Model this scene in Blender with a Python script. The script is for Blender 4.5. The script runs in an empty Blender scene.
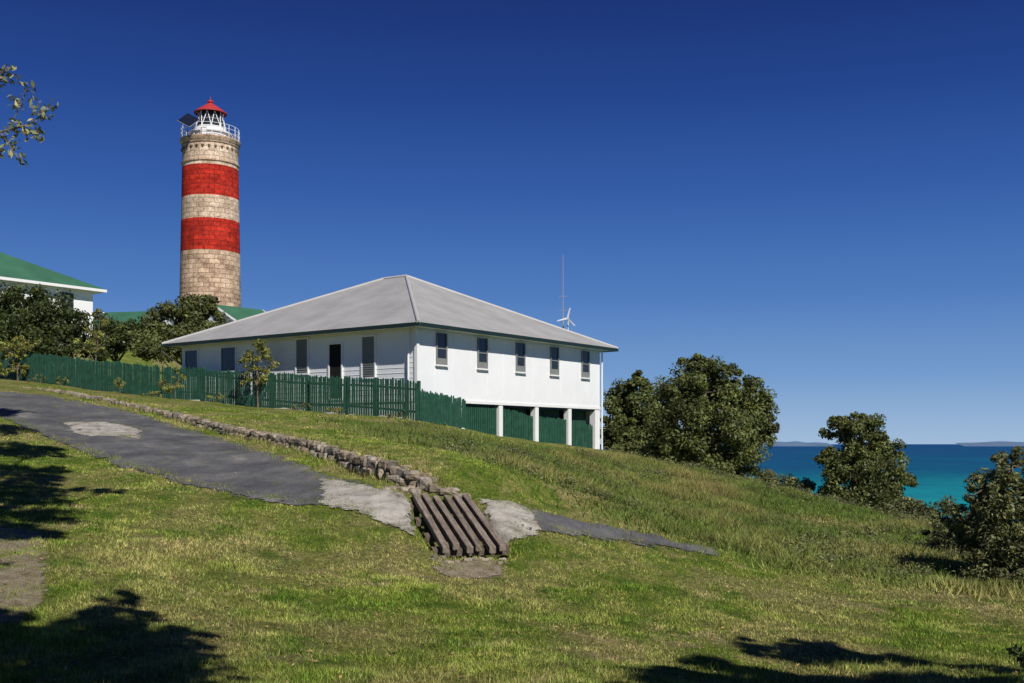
import bpy, math, random
import numpy as np
from mathutils import Vector, Euler
random.seed(4); rng=np.random.default_rng(7)
sc=bpy.context.scene
F=1100.0; CX=512.0; HY=443.0
# ------------------------------------------------------------------ camera
cam=bpy.data.cameras.new("camera"); co=bpy.data.objects.new("camera",cam); sc.collection.objects.link(co)
co.location=(0,0,0); co.rotation_euler=(math.radians(90),0,0)
cam.sensor_width=36; cam.lens=F/1024*36; cam.shift_y=(HY-341.5)/1024; cam.clip_end=300000; cam.clip_start=0.05
sc.camera=co
sc.view_settings.view_transform='Standard'; sc.view_settings.look='None'; sc.view_settings.exposure=0
# ------------------------------------------------------------------ light
AZ=math.radians(28); EL=math.radians(42)
S=Vector((math.sin(AZ)*math.cos(EL),-math.cos(AZ)*math.cos(EL),math.sin(EL)))
sl=bpy.data.lights.new("sun",'SUN'); sl.energy=4.95; sl.angle=math.radians(0.5); sl.color=(1,0.955,0.88)
so=bpy.data.objects.new("sun",sl); sc.collection.objects.link(so); so.rotation_euler=S.to_track_quat('Z','Y').to_euler()
w=bpy.data.worlds.new("World"); sc.world=w; w.use_nodes=True
nt=w.node_tree; nt.nodes.clear()
sky=nt.nodes.new('ShaderNodeTexSky'); sky.sky_type='NISHITA'; sky.sun_disc=False
sky.sun_elevation=EL; sky.sun_rotation=math.radians(180)-AZ; sky.altitude=100; sky.air_density=1.0; sky.dust_density=0.1; sky.ozone_density=4
sm=nt.nodes.new('ShaderNodeVectorMath'); sm.operation='SCALE'; sm.inputs['Scale'].default_value=0.06
tc=nt.nodes.new('ShaderNodeTexCoord'); sx=nt.nodes.new('ShaderNodeSeparateXYZ'); rp=nt.nodes.new('ShaderNodeValToRGB')
nt.links.new(tc.outputs['Generated'],sx.inputs[0]); nt.links.new(sx.outputs['Z'],rp.inputs[0])
def s2l(c): return tuple(((v/255+0.055)/1.055)**2.4 if v>10 else v/255/12.92 for v in c)
stops=[(0.0,(158,188,222)),(0.02,(143,177,217)),(0.06,(111,153,207)),(0.13,(74,121,190)),(0.215,(45,90,168)),(0.30,(25,62,140)),(0.37,(16,46,117)),(0.6,(14,40,110)),(1.0,(14,40,110))]
e=rp.color_ramp.elements; e[0].position=0; e[0].color=(*s2l(stops[0][1]),1); e[1].position=1; e[1].color=(*s2l(stops[-1][1]),1)
for p_,c_ in stops[1:-1]:
    q=e.new(p_); q.color=(*s2l(c_),1)
mx=nt.nodes.new('ShaderNodeMixRGB'); mx.inputs[0].default_value=0.9
bg=nt.nodes.new('ShaderNodeBackground'); bg.inputs[1].default_value=1.0
wo=nt.nodes.new('ShaderNodeOutputWorld')
nt.links.new(sky.outputs[0],sm.inputs[0]); nt.links.new(sm.outputs[0],mx.inputs[1]); nt.links.new(rp.outputs[0],mx.inputs[2])
nt.links.new(mx.outputs[0],bg.inputs[0]); nt.links.new(bg.outputs[0],wo.inputs[0])

# ------------------------------------------------------------------ material helpers
class NT:
    def __init__(s,name):
        s.m=bpy.data.materials.new(name); s.m.use_nodes=True; s.t=s.m.node_tree; s.b=s.t.nodes['Principled BSDF']
    def n(s,t,**k):
        nd=s.t.nodes.new(t)
        for a,v in k.items():
            if a in nd.inputs.keys(): nd.inputs[a].default_value=v
            else: setattr(nd,a,v)
        return nd
    def l(s,a,b): s.t.links.new(a,b)
    def noise(s,vec,scale,detail=4,rough=0.6):
        nd=s.n('ShaderNodeTexNoise',Scale=scale,Detail=detail,Roughness=rough)
        if vec is not None: s.l(vec,nd.inputs['Vector'])
        return nd.outputs['Fac']
    def ramp(s,fac,stops):
        nd=s.n('ShaderNodeValToRGB'); e=nd.color_ramp.elements
        e[0].position,e[0].color=stops[0][0],(*stops[0][1],1); e[1].position,e[1].color=stops[-1][0],(*stops[-1][1],1)
        for p,c in stops[1:-1]:
            x=e.new(p); x.color=(*c,1)
        s.l(fac,nd.inputs[0]); return nd.outputs[0]
    def mix(s,f,a,b,mode='MIX'):
        nd=s.n('ShaderNodeMixRGB',blend_type=mode)
        for i,v in ((0,f),(1,a),(2,b)):
            if isinstance(v,(int,float)): nd.inputs[i].default_value=v
            elif isinstance(v,tuple): nd.inputs[i].default_value=(*v,1)
            else: s.l(v,nd.inputs[i])
        return nd.outputs[0]
    def math(s,op,a,b):
        nd=s.n('ShaderNodeMath',operation=op)
        for i,v in ((0,a),(1,b)):
            if isinstance(v,(int,float)): nd.inputs[i].default_value=v
            else: s.l(v,nd.inputs[i])
        return nd.outputs[0]
    def pos(s): return s.n('ShaderNodeNewGeometry').outputs['Position']
    def uv(s): return s.n('ShaderNodeUVMap').outputs[0]
    def map(s,vec,scale):
        nd=s.n('ShaderNodeMapping'); nd.inputs['Scale'].default_value=scale; s.l(vec,nd.inputs[0]); return nd.outputs[0]
    def bump(s,h,st=0.5,dist=0.02):
        nd=s.n('ShaderNodeBump',Strength=st,Distance=dist); s.l(h,nd.inputs['Height']); s.l(nd.outputs[0],s.b.inputs['Normal'])
    def base(s,c,rough=0.8,spec=0.3):
        if isinstance(c,tuple): s.b.inputs['Base Color'].default_value=(*c,1)
        else: s.l(c,s.b.inputs['Base Color'])
        s.b.inputs['Roughness'].default_value=rough; s.b.inputs['Specular IOR Level'].default_value=spec
        return s.m
    def ragged(s,amp=0.5,thr=0.1,soft=40):
        at=s.n('ShaderNodeAttribute',attribute_name='Col'); sp=s.n('ShaderNodeSeparateColor'); s.l(at.outputs['Color'],sp.inputs[0])
        n=s.math('ADD',s.math('MULTIPLY',s.math('SUBTRACT',s.noise(s.pos(),2.2,9,0.8),0.5),amp*1.6),sp.outputs[0])
        f=s.math('SUBTRACT',n,thr); nd=s.n('ShaderNodeMath',operation='MULTIPLY'); nd.use_clamp=True; s.l(f,nd.inputs[0]); nd.inputs[1].default_value=soft
        t=s.n('ShaderNodeBsdfTransparent'); ms=s.n('ShaderNodeMixShader'); s.l(nd.outputs[0],ms.inputs[0]); s.l(t.outputs[0],ms.inputs[1]); s.l(s.b.outputs[0],ms.inputs[2])
        s.l(ms.outputs[0],s.t.nodes['Material Output'].inputs[0])
def paint(name,c,rough=0.6,var=0.12,scale=1.5,spec=0.3,bump=0.0):
    k=NT(name); p=k.pos(); f=k.noise(p,scale,6,0.65)
    a=tuple(x*(1-var) for x in c); b=tuple(min(1,x*(1+var)) for x in c)
    col=k.ramp(f,[(0.3,a),(0.7,b)])
    if bump: k.bump(k.noise(p,30,4),bump,0.02)
    return k.base(col,rough,spec)

def lawncol(k):
    p=k.pos()
    big=k.noise(k.map(p,(1,0.6,0.2)),0.42,6,0.65)
    med=k.noise(p,1.9,6,0.72)
    fine=k.noise(p,13,5,0.75)
    g=k.ramp(med,[(0.32,(0.07,0.13,0.016)),(0.46,(0.135,0.2,0.027)),(0.58,(0.22,0.26,0.05)),(0.7,(0.3,0.28,0.1))])
    d=k.ramp(fine,[(0.3,(0.16,0.15,0.05)),(0.5,(0.3,0.265,0.105)),(0.7,(0.44,0.37,0.19))])
    m=k.ramp(big,[(0.44,(0,0,0)),(0.58,(0.75,0.75,0.75))])
    c=k.mix(m,g,d)
    dry=k.noise(k.map(p,(0.9,1,0.3)),0.9,7,0.78)
    m2=k.ramp(dry,[(0.55,(0,0,0)),(0.65,(0.8,0.8,0.8))])
    c=k.mix(m2,c,(0.4,0.33,0.17))
    lush=k.noise(k.map(p,(1.2,1,0.5)),0.7,6,0.7)
    c=k.mix(k.ramp(lush,[(0.54,(0,0,0)),(0.66,(0.85,0.85,0.85))]),c,(0.075,0.15,0.014))
    f2=k.ramp(fine,[(0.3,(0.5,0.5,0.5)),(0.7,(1.4,1.4,1.35))])
    return k.mix(1.0,c,f2,'MULTIPLY'),p,fine
k=NT("lawn_soil"); c,p,fine=lawncol(k)
k.bump(k.noise(p,16,7,0.78),1.0,0.07); M_LAWN=k.base(k.mix(1.0,c,(0.85,0.82,0.82),'MULTIPLY'),0.95,0.1)
k=NT("grass_blade"); c,p,fine=lawncol(k)
at=k.n('ShaderNodeAttribute',attribute_name='Col'); c=k.mix(1.0,c,at.outputs['Color'],'MULTIPLY'); M_BLADE=k.base(c,0.7,0.15)
def leafmat(name,c,tr=0.22,rough=0.5):
    k=NT(name); at=k.n('ShaderNodeAttribute',attribute_name='Col')
    col=k.mix(1.0,at.outputs['Color'],c,'MULTIPLY'); k.base(col,rough,0.3)
    t=k.n('ShaderNodeBsdfTranslucent'); k.l(k.mix(1.0,col,(1.2,1.3,0.6),'MULTIPLY'),t.inputs[0])
    ms=k.n('ShaderNodeMixShader'); ms.inputs[0].default_value=tr
    k.l(k.b.outputs[0],ms.inputs[1]); k.l(t.outputs[0],ms.inputs[2])
    k.l(ms.outputs[0],k.t.nodes['Material Output'].inputs[0]); return k.m
M_LEAF=leafmat("leaves_olive",(0.1,0.118,0.038))
M_LEAFD=leafmat("leaves_dark",(0.055,0.074,0.022))
M_LEAFY=leafmat("leaves_yellow_green",(0.2,0.21,0.06))
M_LEAFG=leafmat("leaves_grey_green",(0.13,0.14,0.06))
M_TUFT=leafmat("long_grass",(0.29,0.3,0.11),0.2,0.8)
M_BARK=paint("bark",(0.16,0.13,0.1),0.9,0.4,6,0.1,0.5)
M_WHITE=paint("white_weatherboard",(0.79,0.8,0.8),0.55,0.04,0.8)
M_WHITE2=paint("white_trim",(0.78,0.78,0.77),0.5,0.04,2)
M_GREEN=paint("green_fence_paint",(0.022,0.082,0.052),0.65,0.35,4)
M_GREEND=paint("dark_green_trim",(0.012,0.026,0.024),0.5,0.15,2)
M_GROOF=paint("green_roof_iron",(0.05,0.15,0.08),0.5,0.15,0.6)
M_SHUT=paint("grey_shutter",(0.2,0.21,0.2),0.6,0.1,3)
M_GLASS=paint("window_glass",(0.02,0.025,0.035),0.15,0.2,1,0.5)
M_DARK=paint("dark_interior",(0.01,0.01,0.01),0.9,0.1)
M_RED=paint("red_paint",(0.42,0.04,0.035),0.5,0.12,1)
M_METAL=paint("galvanised_metal",(0.3,0.32,0.34),0.4,0.1,2)
M_SOLAR=paint("solar_cells",(0.01,0.013,0.03),0.4,0.2,2,0.2)
k=NT("corrugated_iron"); uv=k.uv(); wv=k.n('ShaderNodeTexWave',Scale=2.1); wv.wave_type='BANDS'; wv.bands_direction='X'; k.l(uv,wv.inputs[0])
st=k.noise(k.map(uv,(1.3,0.12,1)),1.0,5,0.7); sp=k.noise(uv,0.6,4)
c=k.ramp(st,[(0.3,(0.29,0.285,0.275)),(0.7,(0.37,0.365,0.355))]); c=k.mix(0.4,c,k.ramp(sp,[(0.35,(0.24,0.23,0.22)),(0.65,(0.42,0.41,0.4))]))
k.bump(wv.outputs['Fac'],0.3,0.03); M_IRON=k.base(c,0.65,0.2)
def stone(name,c1,c2,mort,paintc=None):
    k=NT(name); uv=k.uv(); br=k.n('ShaderNodeTexBrick',Scale=1.0); k.l(uv,br.inputs[0])
    br.inputs['Color1'].default_value=(*c1,1); br.inputs['Color2'].default_value=(*c2,1); br.inputs['Mortar'].default_value=(*mort,1)
    br.inputs['Mortar Size'].default_value=0.028; br.inputs['Mortar Smooth'].default_value=0.3; br.inputs['Brick Width'].default_value=0.95; br.inputs['Row Height'].default_value=0.43; br.inputs['Bias'].default_value=0.0
    n=k.noise(k.pos(),0.9,7,0.78); n2=k.noise(k.pos(),5,4,0.7)
    c=k.mix(1.0,br.outputs[0],k.ramp(n,[(0.36,(0.6,0.53,0.47)),(0.6,(1.2,1.18,1.15))]),'MULTIPLY')
    c=k.mix(0.8,c,k.ramp(n2,[(0.32,(0.55,0.51,0.48)),(0.62,(1.3,1.3,1.3))]),'MULTIPLY')
    if paintc:
        chip=k.noise(k.pos(),2.2,8,0.8); c=k.mix(k.ramp(chip,[(0.58,(0,0,0)),(0.68,(0.45,0.45,0.45))]),c,(0.4,0.2,0.14))
    k.bump(br.outputs['Fac'],-0.8,0.06); return k.base(c,0.85,0.1)
M_STONE=stone("sandstone_blocks",(0.62,0.47,0.34),(0.4,0.29,0.21),(0.18,0.13,0.1))
M_CREAM=stone("pale_sandstone_blocks",(0.68,0.56,0.43),(0.5,0.39,0.29),(0.25,0.19,0.15))
M_REDST=stone("red_painted_stone",(0.55,0.035,0.02),(0.38,0.028,0.018),(0.16,0.02,0.015),True)
k=NT("wall_rock"); at=k.n('ShaderNodeAttribute',attribute_name='Col'); n=k.noise(k.pos(),9,6,0.75)
c=k.mix(1.0,at.outputs['Color'],k.ramp(n,[(0.3,(0.42,0.39,0.35)),(0.7,(1.15,1.13,1.1))]),'MULTIPLY'); k.bump(k.noise(k.pos(),20,5),0.8,0.04); M_ROCK=k.base(c,0.9,0.1)
k=NT("asphalt"); p=k.pos(); n=k.noise(p,50,3,0.8); n2=k.noise(k.map(p,(1,0.7,1)),0.9,8,0.75)
c=k.ramp(n2,[(0.32,(0.065,0.066,0.07)),(0.5,(0.105,0.106,0.11)),(0.6,(0.15,0.147,0.14)),(0.7,(0.27,0.25,0.21))]); c=k.mix(1.0,c,k.ramp(n,[(0.3,(0.45,0.45,0.45)),(0.7,(1.5,1.5,1.5))]),'MULTIPLY')
moss=k.noise(p,1.4,8,0.82); c=k.mix(k.ramp(moss,[(0.57,(0,0,0)),(0.63,(0.85,0.85,0.85))]),c,(0.16,0.16,0.055))
k.bump(n,0.8,0.015); M_ASPH=k.base(c,0.95,0.1); k.ragged(1.2,0.1)
k=NT("old_concrete"); p=k.pos(); n2=k.noise(p,2.4,9,0.8)
c=k.ramp(n2,[(0.36,(0.15,0.13,0.1)),(0.5,(0.38,0.35,0.3)),(0.64,(0.52,0.49,0.44))]); k.bump(k.noise(p,26,6,0.7),0.8,0.04); M_CONC=k.base(c,0.95,0.1); k.ragged(0.9,0.1)
k=NT("sandy_soil"); p=k.pos(); n2=k.noise(p,5.0,9,0.85)
c=k.ramp(n2,[(0.36,(0.17,0.14,0.08)),(0.5,(0.36,0.29,0.2)),(0.62,(0.48,0.41,0.32))]); k.bump(k.noise(p,14,8,0.8),1.0,0.08); M_SAND=k.base(c,0.95,0.05); k.ragged(1.6,0.3,9)
k=NT("weathered_timber"); at=k.n('ShaderNodeAttribute',attribute_name='Col'); uv=k.uv(); n=k.noise(k.map(uv,(22,1.6,1)),1.0,6,0.75); nn_=k.noise(k.pos(),3,5,0.7)
c=k.mix(1.0,at.outputs['Color'],k.ramp(n,[(0.3,(0.4,0.37,0.34)),(0.7,(1.4,1.35,1.3))]),'MULTIPLY'); c=k.mix(1.0,c,k.ramp(nn_,[(0.3,(0.65,0.65,0.65)),(0.7,(1.25,1.25,1.25))]),'MULTIPLY'); k.bump(n,0.9,0.03); M_WOOD=k.base(c,0.9,0.1)
k=NT("sea_water"); p=k.pos(); sep=k.n('ShaderNodeSeparateXYZ'); k.l(p,sep.inputs[0])
md=k.math('DIVIDE',1000.0,sep.outputs['Y'])
n=k.noise(k.map(p,(0.0009,0.0003,1)),1.0,8,0.75)
ad=k.n('ShaderNodeMath',operation='MULTIPLY_ADD'); k.l(n,ad.inputs[0]); ad.inputs[1].default_value=0.9; k.l(md,ad.inputs[2])
c=k.ramp(ad.outputs[0],[(0.46,(0.01,0.06,0.17)),(0.62,(0.006,0.08,0.165)),(0.76,(0.006,0.13,0.19)),(1.0,(0.01,0.23,0.26))])
wv=k.noise(k.map(p,(0.02,0.005,1)),1.0,6,0.8); k.bump(wv,0.4,2.0)
c=k.mix(0.8,c,k.ramp(wv,[(0.3,(0.65,0.7,0.75)),(0.7,(1.35,1.3,1.25))]),'MULTIPLY')
cap=k.noise(k.map(p,(0.03,0.006,1)),1.0,5,0.85); c=k.mix(k.ramp(cap,[(0.7,(0,0,0)),(0.74,(0.5,0.5,0.5))]),c,(0.4,0.5,0.52))
M_SEA=k.base(c,0.7,0.06)
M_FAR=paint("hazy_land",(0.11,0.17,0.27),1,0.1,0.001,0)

# ------------------------------------------------------------------ mesh helpers
def link(ob,parent=None):
    sc.collection.objects.link(ob)
    if parent: ob.parent=parent
    return ob
def empty(name):
    e=bpy.data.objects.new(name,None); e.empty_display_size=0.5; return link(e)
class MB:
    def __init__(s): s.v=[]; s.f=[]; s.mi=[]; s.uv=[]; s.col=[]; s.mats=[]; s.c=(1,1,1)
    def mat(s,m):
        if m not in s.mats: s.mats.append(m)
        return s.mats.index(m)
    def vert(s,p): s.v.append(tuple(p)); s.col.append((*s.c,1)); return len(s.v)-1
    def face(s,pts,m,uv=None):
        ids=[s.vert(p) for p in pts]; s.f.append(ids); s.mi.append(s.mat(m)); s.uv.append(uv if uv else [(0,0)]*len(ids))
    def box(s,fr,a,b,m):
        x0,y0,z0=a; x1,y1,z1=b
        Q=[(x,y,z) for z in (z0,z1) for y in (y0,y1) for x in (x0,x1)]
        b0=len(s.v)
        for q in Q: s.vert(fr(*q))
        for q in ((0,2,3,1),(4,5,7,6),(0,1,5,4),(2,6,7,3),(0,4,6,2),(1,3,7,5)):
            s.f.append([b0+i for i in q]); s.mi.append(s.mat(m)); s.uv.append([(Q[i][1]+Q[i][2]*0.7,Q[i][0]) for i in q])
    def tube(s,p0,p1,r0,r1,m,n=6):
        p0=Vector(p0); p1=Vector(p1); d=(p1-p0)
        if d.length<1e-6: return
        d.normalize(); a=d.orthogonal().normalized(); b=d.cross(a); b0=len(s.v)
        for p,r in ((p0,r0),(p1,r1)):
            for i in range(n):
                t=2*math.pi*i/n; s.vert(p+(a*math.cos(t)+b*math.sin(t))*r)
        for i in range(n):
            j=(i+1)%n; s.f.append([b0+i,b0+j,b0+n+j,b0+n+i]); s.mi.append(s.mat(m)); s.uv.append([(0,0)]*4)
        s.f.append([b0+i for i in range(n)][::-1]); s.mi.append(s.mat(m)); s.uv.append([(0,0)]*n)
        s.f.append([b0+n+i for i in range(n)]); s.mi.append(s.mat(m)); s.uv.append([(0,0)]*n)
    def lathe(s,c,prof,m,n=48):
        for (r0,z0),(r1,z1) in zip(prof[:-1],prof[1:]):
            for i in range(n):
                t0=2*math.pi*i/n; t1=2*math.pi*(i+1)/n
                pts=[(c[0]+r*math.cos(t),c[1]+r*math.sin(t),z) for r,t,z in ((r0,t0,z0),(r0,t1,z0),(r1,t1,z1),(r1,t0,z1))]
                s.face(pts,m,[(t0*2.6,z0),(t1*2.6,z0),(t1*2.6,z1),(t0*2.6,z1)])
    def obj(s,name,parent=None,smooth=False):
        me=bpy.data.meshes.new(name); me.from_pydata(s.v,[],s.f)
        for m in s.mats: me.materials.append(m)
        me.polygons.foreach_set('material_index',s.mi)
        ul=me.uv_layers.new(name='UVMap'); ul.data.foreach_set('uv',[c for u in s.uv for q in u for c in q])
        ca=me.color_attributes.new('Col','FLOAT_COLOR','POINT'); ca.data.foreach_set('color',[c for q in s.col for c in q])
        if smooth: me.polygons.foreach_set('use_smooth',[True]*len(me.polygons))
        me.update(); return link(bpy.data.objects.new(name,me),parent)
def arrmesh(name,V,nper,cols,mat,parent=None):
    nf=len(V)//nper; me=bpy.data.meshes.new(name)
    me.vertices.add(len(V)); me.vertices.foreach_set('co',V.astype(np.float32).ravel())
    me.loops.add(len(V)); me.loops.foreach_set('vertex_index',np.arange(len(V),dtype=np.int32))
    me.polygons.add(nf); me.polygons.foreach_set('loop_start',np.arange(0,len(V),nper,dtype=np.int32))
    try: me.polygons.foreach_set('loop_total',np.full(nf,nper,dtype=np.int32))
    except Exception: pass
    me.materials.append(mat); me.update(calc_edges=True)
    C=np.ones((len(V),4),dtype=np.float32); C[:,:3]=np.repeat(cols,nper,axis=0)
    ca=me.color_attributes.new('Col','FLOAT_COLOR','POINT'); ca.data.foreach_set('color',C.ravel())
    return link(bpy.data.objects.new(name,me),parent)

# ------------------------------------------------------------------ terrain
def pp(px,py,d): return ((px-CX)/F*d,d,(HY-py)/F*d)
ctl=[pp(*t) for t in [
 (0,683,7.3),(512,683,8),(1024,683,9.3),(-200,683,7.3),(1200,683,9.3),
 (0,620,9.5),(200,620,10.5),(417,620,11.3),(600,600,14),(700,620,13.5),(850,610,16),(850,683,10.3),(1000,640,14.0),
 (0,550,12.5),(0,500,17),(0,450,24),(0,405,34),(0,390,42),(0,379,55),(-200,372,60),(-200,500,16),
 (200,540,15),(200,480,21),(200,440,28),(200,415,38),(200,402,47.5),
 (417,421,40.5),(417,460,24),(430,480,20.5),(439,497,18.8),(473,552,16.8),(400,560,16),(330,520,17.5),(330,480,21.5),(330,440,32),
 (520,525,18.3),(520,480,23),(500,437,44),(520,455,32),
 (600,450,52),(600,478,34),(600,500,27),(600,540,19.8),(700,470,46),(700,490,36),(700,520,26),(700,555,20.5),
 (850,510,35),(850,530,29),(850,560,23),(800,495,40),(930,530,28.5),(1000,590,19.5),(1000,562,23.5)]]
ctl+=[(0,0,-1.65),(-27,100,9.6),(-60,100,9),(-60,60,6),(-35,80,7.3),(-40,30,3.6),(-25,8,0.3),(0,-30,-2),(20,-20,-3),(-20,-20,-0.5),
 (30,12,-4.5),(30,40,-5),(30,80,-6),(-10,82,2.5),(-12,120,3),(20,60,-3.5),(-40,140,8),(5,140,-2),(-7,61.4,0.3),(-12,66,1.5)]
ctl=np.array(ctl); 
def U(r2): return np.where(r2>1e-9,0.5*r2*np.log(r2+1e-12),0)
sc_=20.0
A=ctl[:,:2]/sc_; n=len(A)
K=U(((A[:,None]-A[None])**2).sum(-1))+np.eye(n)*0.004
P=np.c_[np.ones(n),A]; L=np.zeros((n+3,n+3)); L[:n,:n]=K; L[:n,n:]=P; L[n:,:n]=P.T
W=np.linalg.solve(L,np.r_[ctl[:,2],0,0,0])
def sp_(x): return np.where(x>4,x,np.log1p(np.exp(np.clip(x,-30,4)*1.0)))
def zbase(x,y):
    x=np.atleast_1d(np.asarray(x,float)); y=np.atleast_1d(np.asarray(y,float))
    xc=np.clip(x,-60,30)/sc_; yc=np.clip(y,-30,140)/sc_; sh=xc.shape
    q=np.stack([xc.ravel(),yc.ravel()],1); out=np.zeros(len(q))
    for i in range(0,len(q),20000):
        qq=q[i:i+20000]; out[i:i+20000]=U(((qq[:,None]-A[None])**2).sum(-1))@W[:n]+W[n]+qq@W[n+1:]
    z=out.reshape(sh)
    z=z-0.55*sp_(x-13.5)-0.45*sp_((y-62)*0.6+(x-6)*0.8)-0.4*sp_((y-150)*0.5)-0.3*sp_((-x-90)*0.5)-0.3*sp_((-y-60)*0.5)
    return np.maximum(z,-112)
def hit(px,py,zf=zbase,dmin=5,dmax=90):
    d=np.linspace(dmin,dmax,3000); x=(px-CX)/F*d; zr=(HY-py)/F*d; zt=zf(x,d)
    i=np.argmax(zr<=zt)
    if not (zr<=zt).any(): i=np.argmin(zr-zt)
    return np.array([x[i],d[i]])
wallpx=[(22,388),(100,402),(180,421),(260,443),(330,463),(390,482),(430,492),(455,499)]
WL=np.array([hit(*p) for p in wallpx])
WS=np.r_[0,np.cumsum(np.linalg.norm(np.diff(WL,axis=0),axis=1))]; WT=WS[-1]
def wallh(s): return (0.10+0.26*np.clip(s/WT,0,1)**1.5)*np.clip((WT-s)/2.2+0.1,0,1)*np.clip(s/3,0,1)
def wall_sd(x,y):
    best=np.full(x.shape,1e9); sd=np.zeros(x.shape); ss=np.zeros(x.shape)
    for i in range(len(WL)-1):
        a=WL[i]; b=WL[i+1]; ab=b-a; l2=ab@ab
        t=np.clip(((x-a[0])*ab[0]+(y-a[1])*ab[1])/l2,0,1)
        dx=x-a[0]-t*ab[0]; dy=y-a[1]-t*ab[1]; d=np.hypot(dx,dy)
        sg=np.sign(ab[0]*dy-ab[1]*dx); mk=d<best
        best=np.where(mk,d,best); sd=np.where(mk,sg*d,sd); ss=np.where(mk,WS[i]+t*math.sqrt(l2),ss)
    return sd,ss
bq=[hit(408,499),hit(471,499),hit(507,548),hit(440,550)]
bc=sum(bq)/4; bl=((bq[3]+bq[2])/2-(bq[0]+bq[1])/2); BLEN=np.linalg.norm(bl); bl/=BLEN; bw=np.array([-bl[1],bl[0]])
BW=1.1
if bw[0]<0: bw=-bw
def wob(x,y):
    return 0.018*np.sin(x*1.9+y*0.7)+0.014*np.sin(x*-1.1+y*2.3+1)+0.011*np.sin(x*5.1+y*3.3)+0.011*np.sin(x*-4.1+y*5.9)+0.007*np.sin(x*9.1+y*4.3)*np.sin(x*3.7-y*8.3)
def zfull(x,y):
    x=np.atleast_1d(np.asarray(x,float)); y=np.atleast_1d(np.asarray(y,float))
    z=zbase(x,y); sd,ss=wall_sd(x,y)
    t=np.clip((sd+0.0)/0.2,0,1); t=t*t*(3-2*t)
    z=z+np.where(sd>0,wallh(ss)*t*np.exp(-(sd/5)**2),0)+wob(x,y)
    a=(x-bc[0])*bl[0]+(y-bc[1])*bl[1]; b=(x-bc[0])*bw[0]+(y-bc[1])*bw[1]
    z=z-0.5*np.exp(-(np.abs(a-0.15)/(BLEN*0.5))**5)*np.exp(-(np.abs(b)/(BW*0.56))**6)
    return z
def zs(x,y): return float(zfull(x,y)[0])
def lines(*seg):
    return np.concatenate([np.arange(a,b,s) for a,b,s in seg])
gx=lines((-6000,-600,600),(-600,-120,40),(-120,-40,4),(-40,-14,0.8),(-14,13,0.12),(13,40,0.9),(40,120,5),(120,600,30),(600,6001,600))
gy=lines((-3000,-300,300),(-300,-30,15),(-30,4,1.5),(4,30,0.12),(30,64,0.4),(64,130,2.5),(130,400,15),(400,6001,400))
GX,GY=np.meshgrid(gx,gy); GZ=zfull(GX.ravel(),GY.ravel())
nx,ny=len(gx),len(gy); idx=np.arange(nx*ny).reshape(ny,nx)
Q=np.stack([idx[:-1,:-1],idx[:-1,1:],idx[1:,1:],idx[1:,:-1]],-1).reshape(-1,4)
me=bpy.data.meshes.new("ground"); me.vertices.add(nx*ny); me.vertices.foreach_set('co',np.stack([GX.ravel(),GY.ravel(),GZ],1).astype(np.float32).ravel())
me.loops.add(Q.size); me.loops.foreach_set('vertex_index',Q.astype(np.int32).ravel()); me.polygons.add(len(Q)); me.polygons.foreach_set('loop_start',np.arange(0,Q.size,4,dtype=np.int32))
try: me.polygons.foreach_set('loop_total',np.full(len(Q),4,dtype=np.int32))
except Exception: pass
me.materials.append(M_LAWN); me.update(calc_edges=True); me.polygons.foreach_set('use_smooth',[True]*len(Q))
link(bpy.data.objects.new("grass_ground",me))
b=MB(); b.face([(-90000,-60000,-100),(90000,-60000,-100),(90000,90000,-100),(-90000,90000,-100)],M_SEA); b.obj("sea")
def farland(px0,px1,d,hpx):
    b=MB(); N=60; base=[];top=[]
    for i in range(N+1):
        t=i/N; px=px0+(px1-px0)*t; h=hpx*(math.sin(math.pi*t)**0.6)*(0.6+0.4*math.sin(t*17+px0)*math.sin(t*7))
        x=(px-CX)/F*d; base.append((x,d,-101)); top.append((x,d+800,max(-100.5,h/F*d)))
    for i in range(N): b.face([base[i],base[i+1],top[i+1],top[i]],M_FAR)
    b.obj("distant_island")
farland(755,835,33000,2.0); farland(965,1150,33000,2.2)

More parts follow.
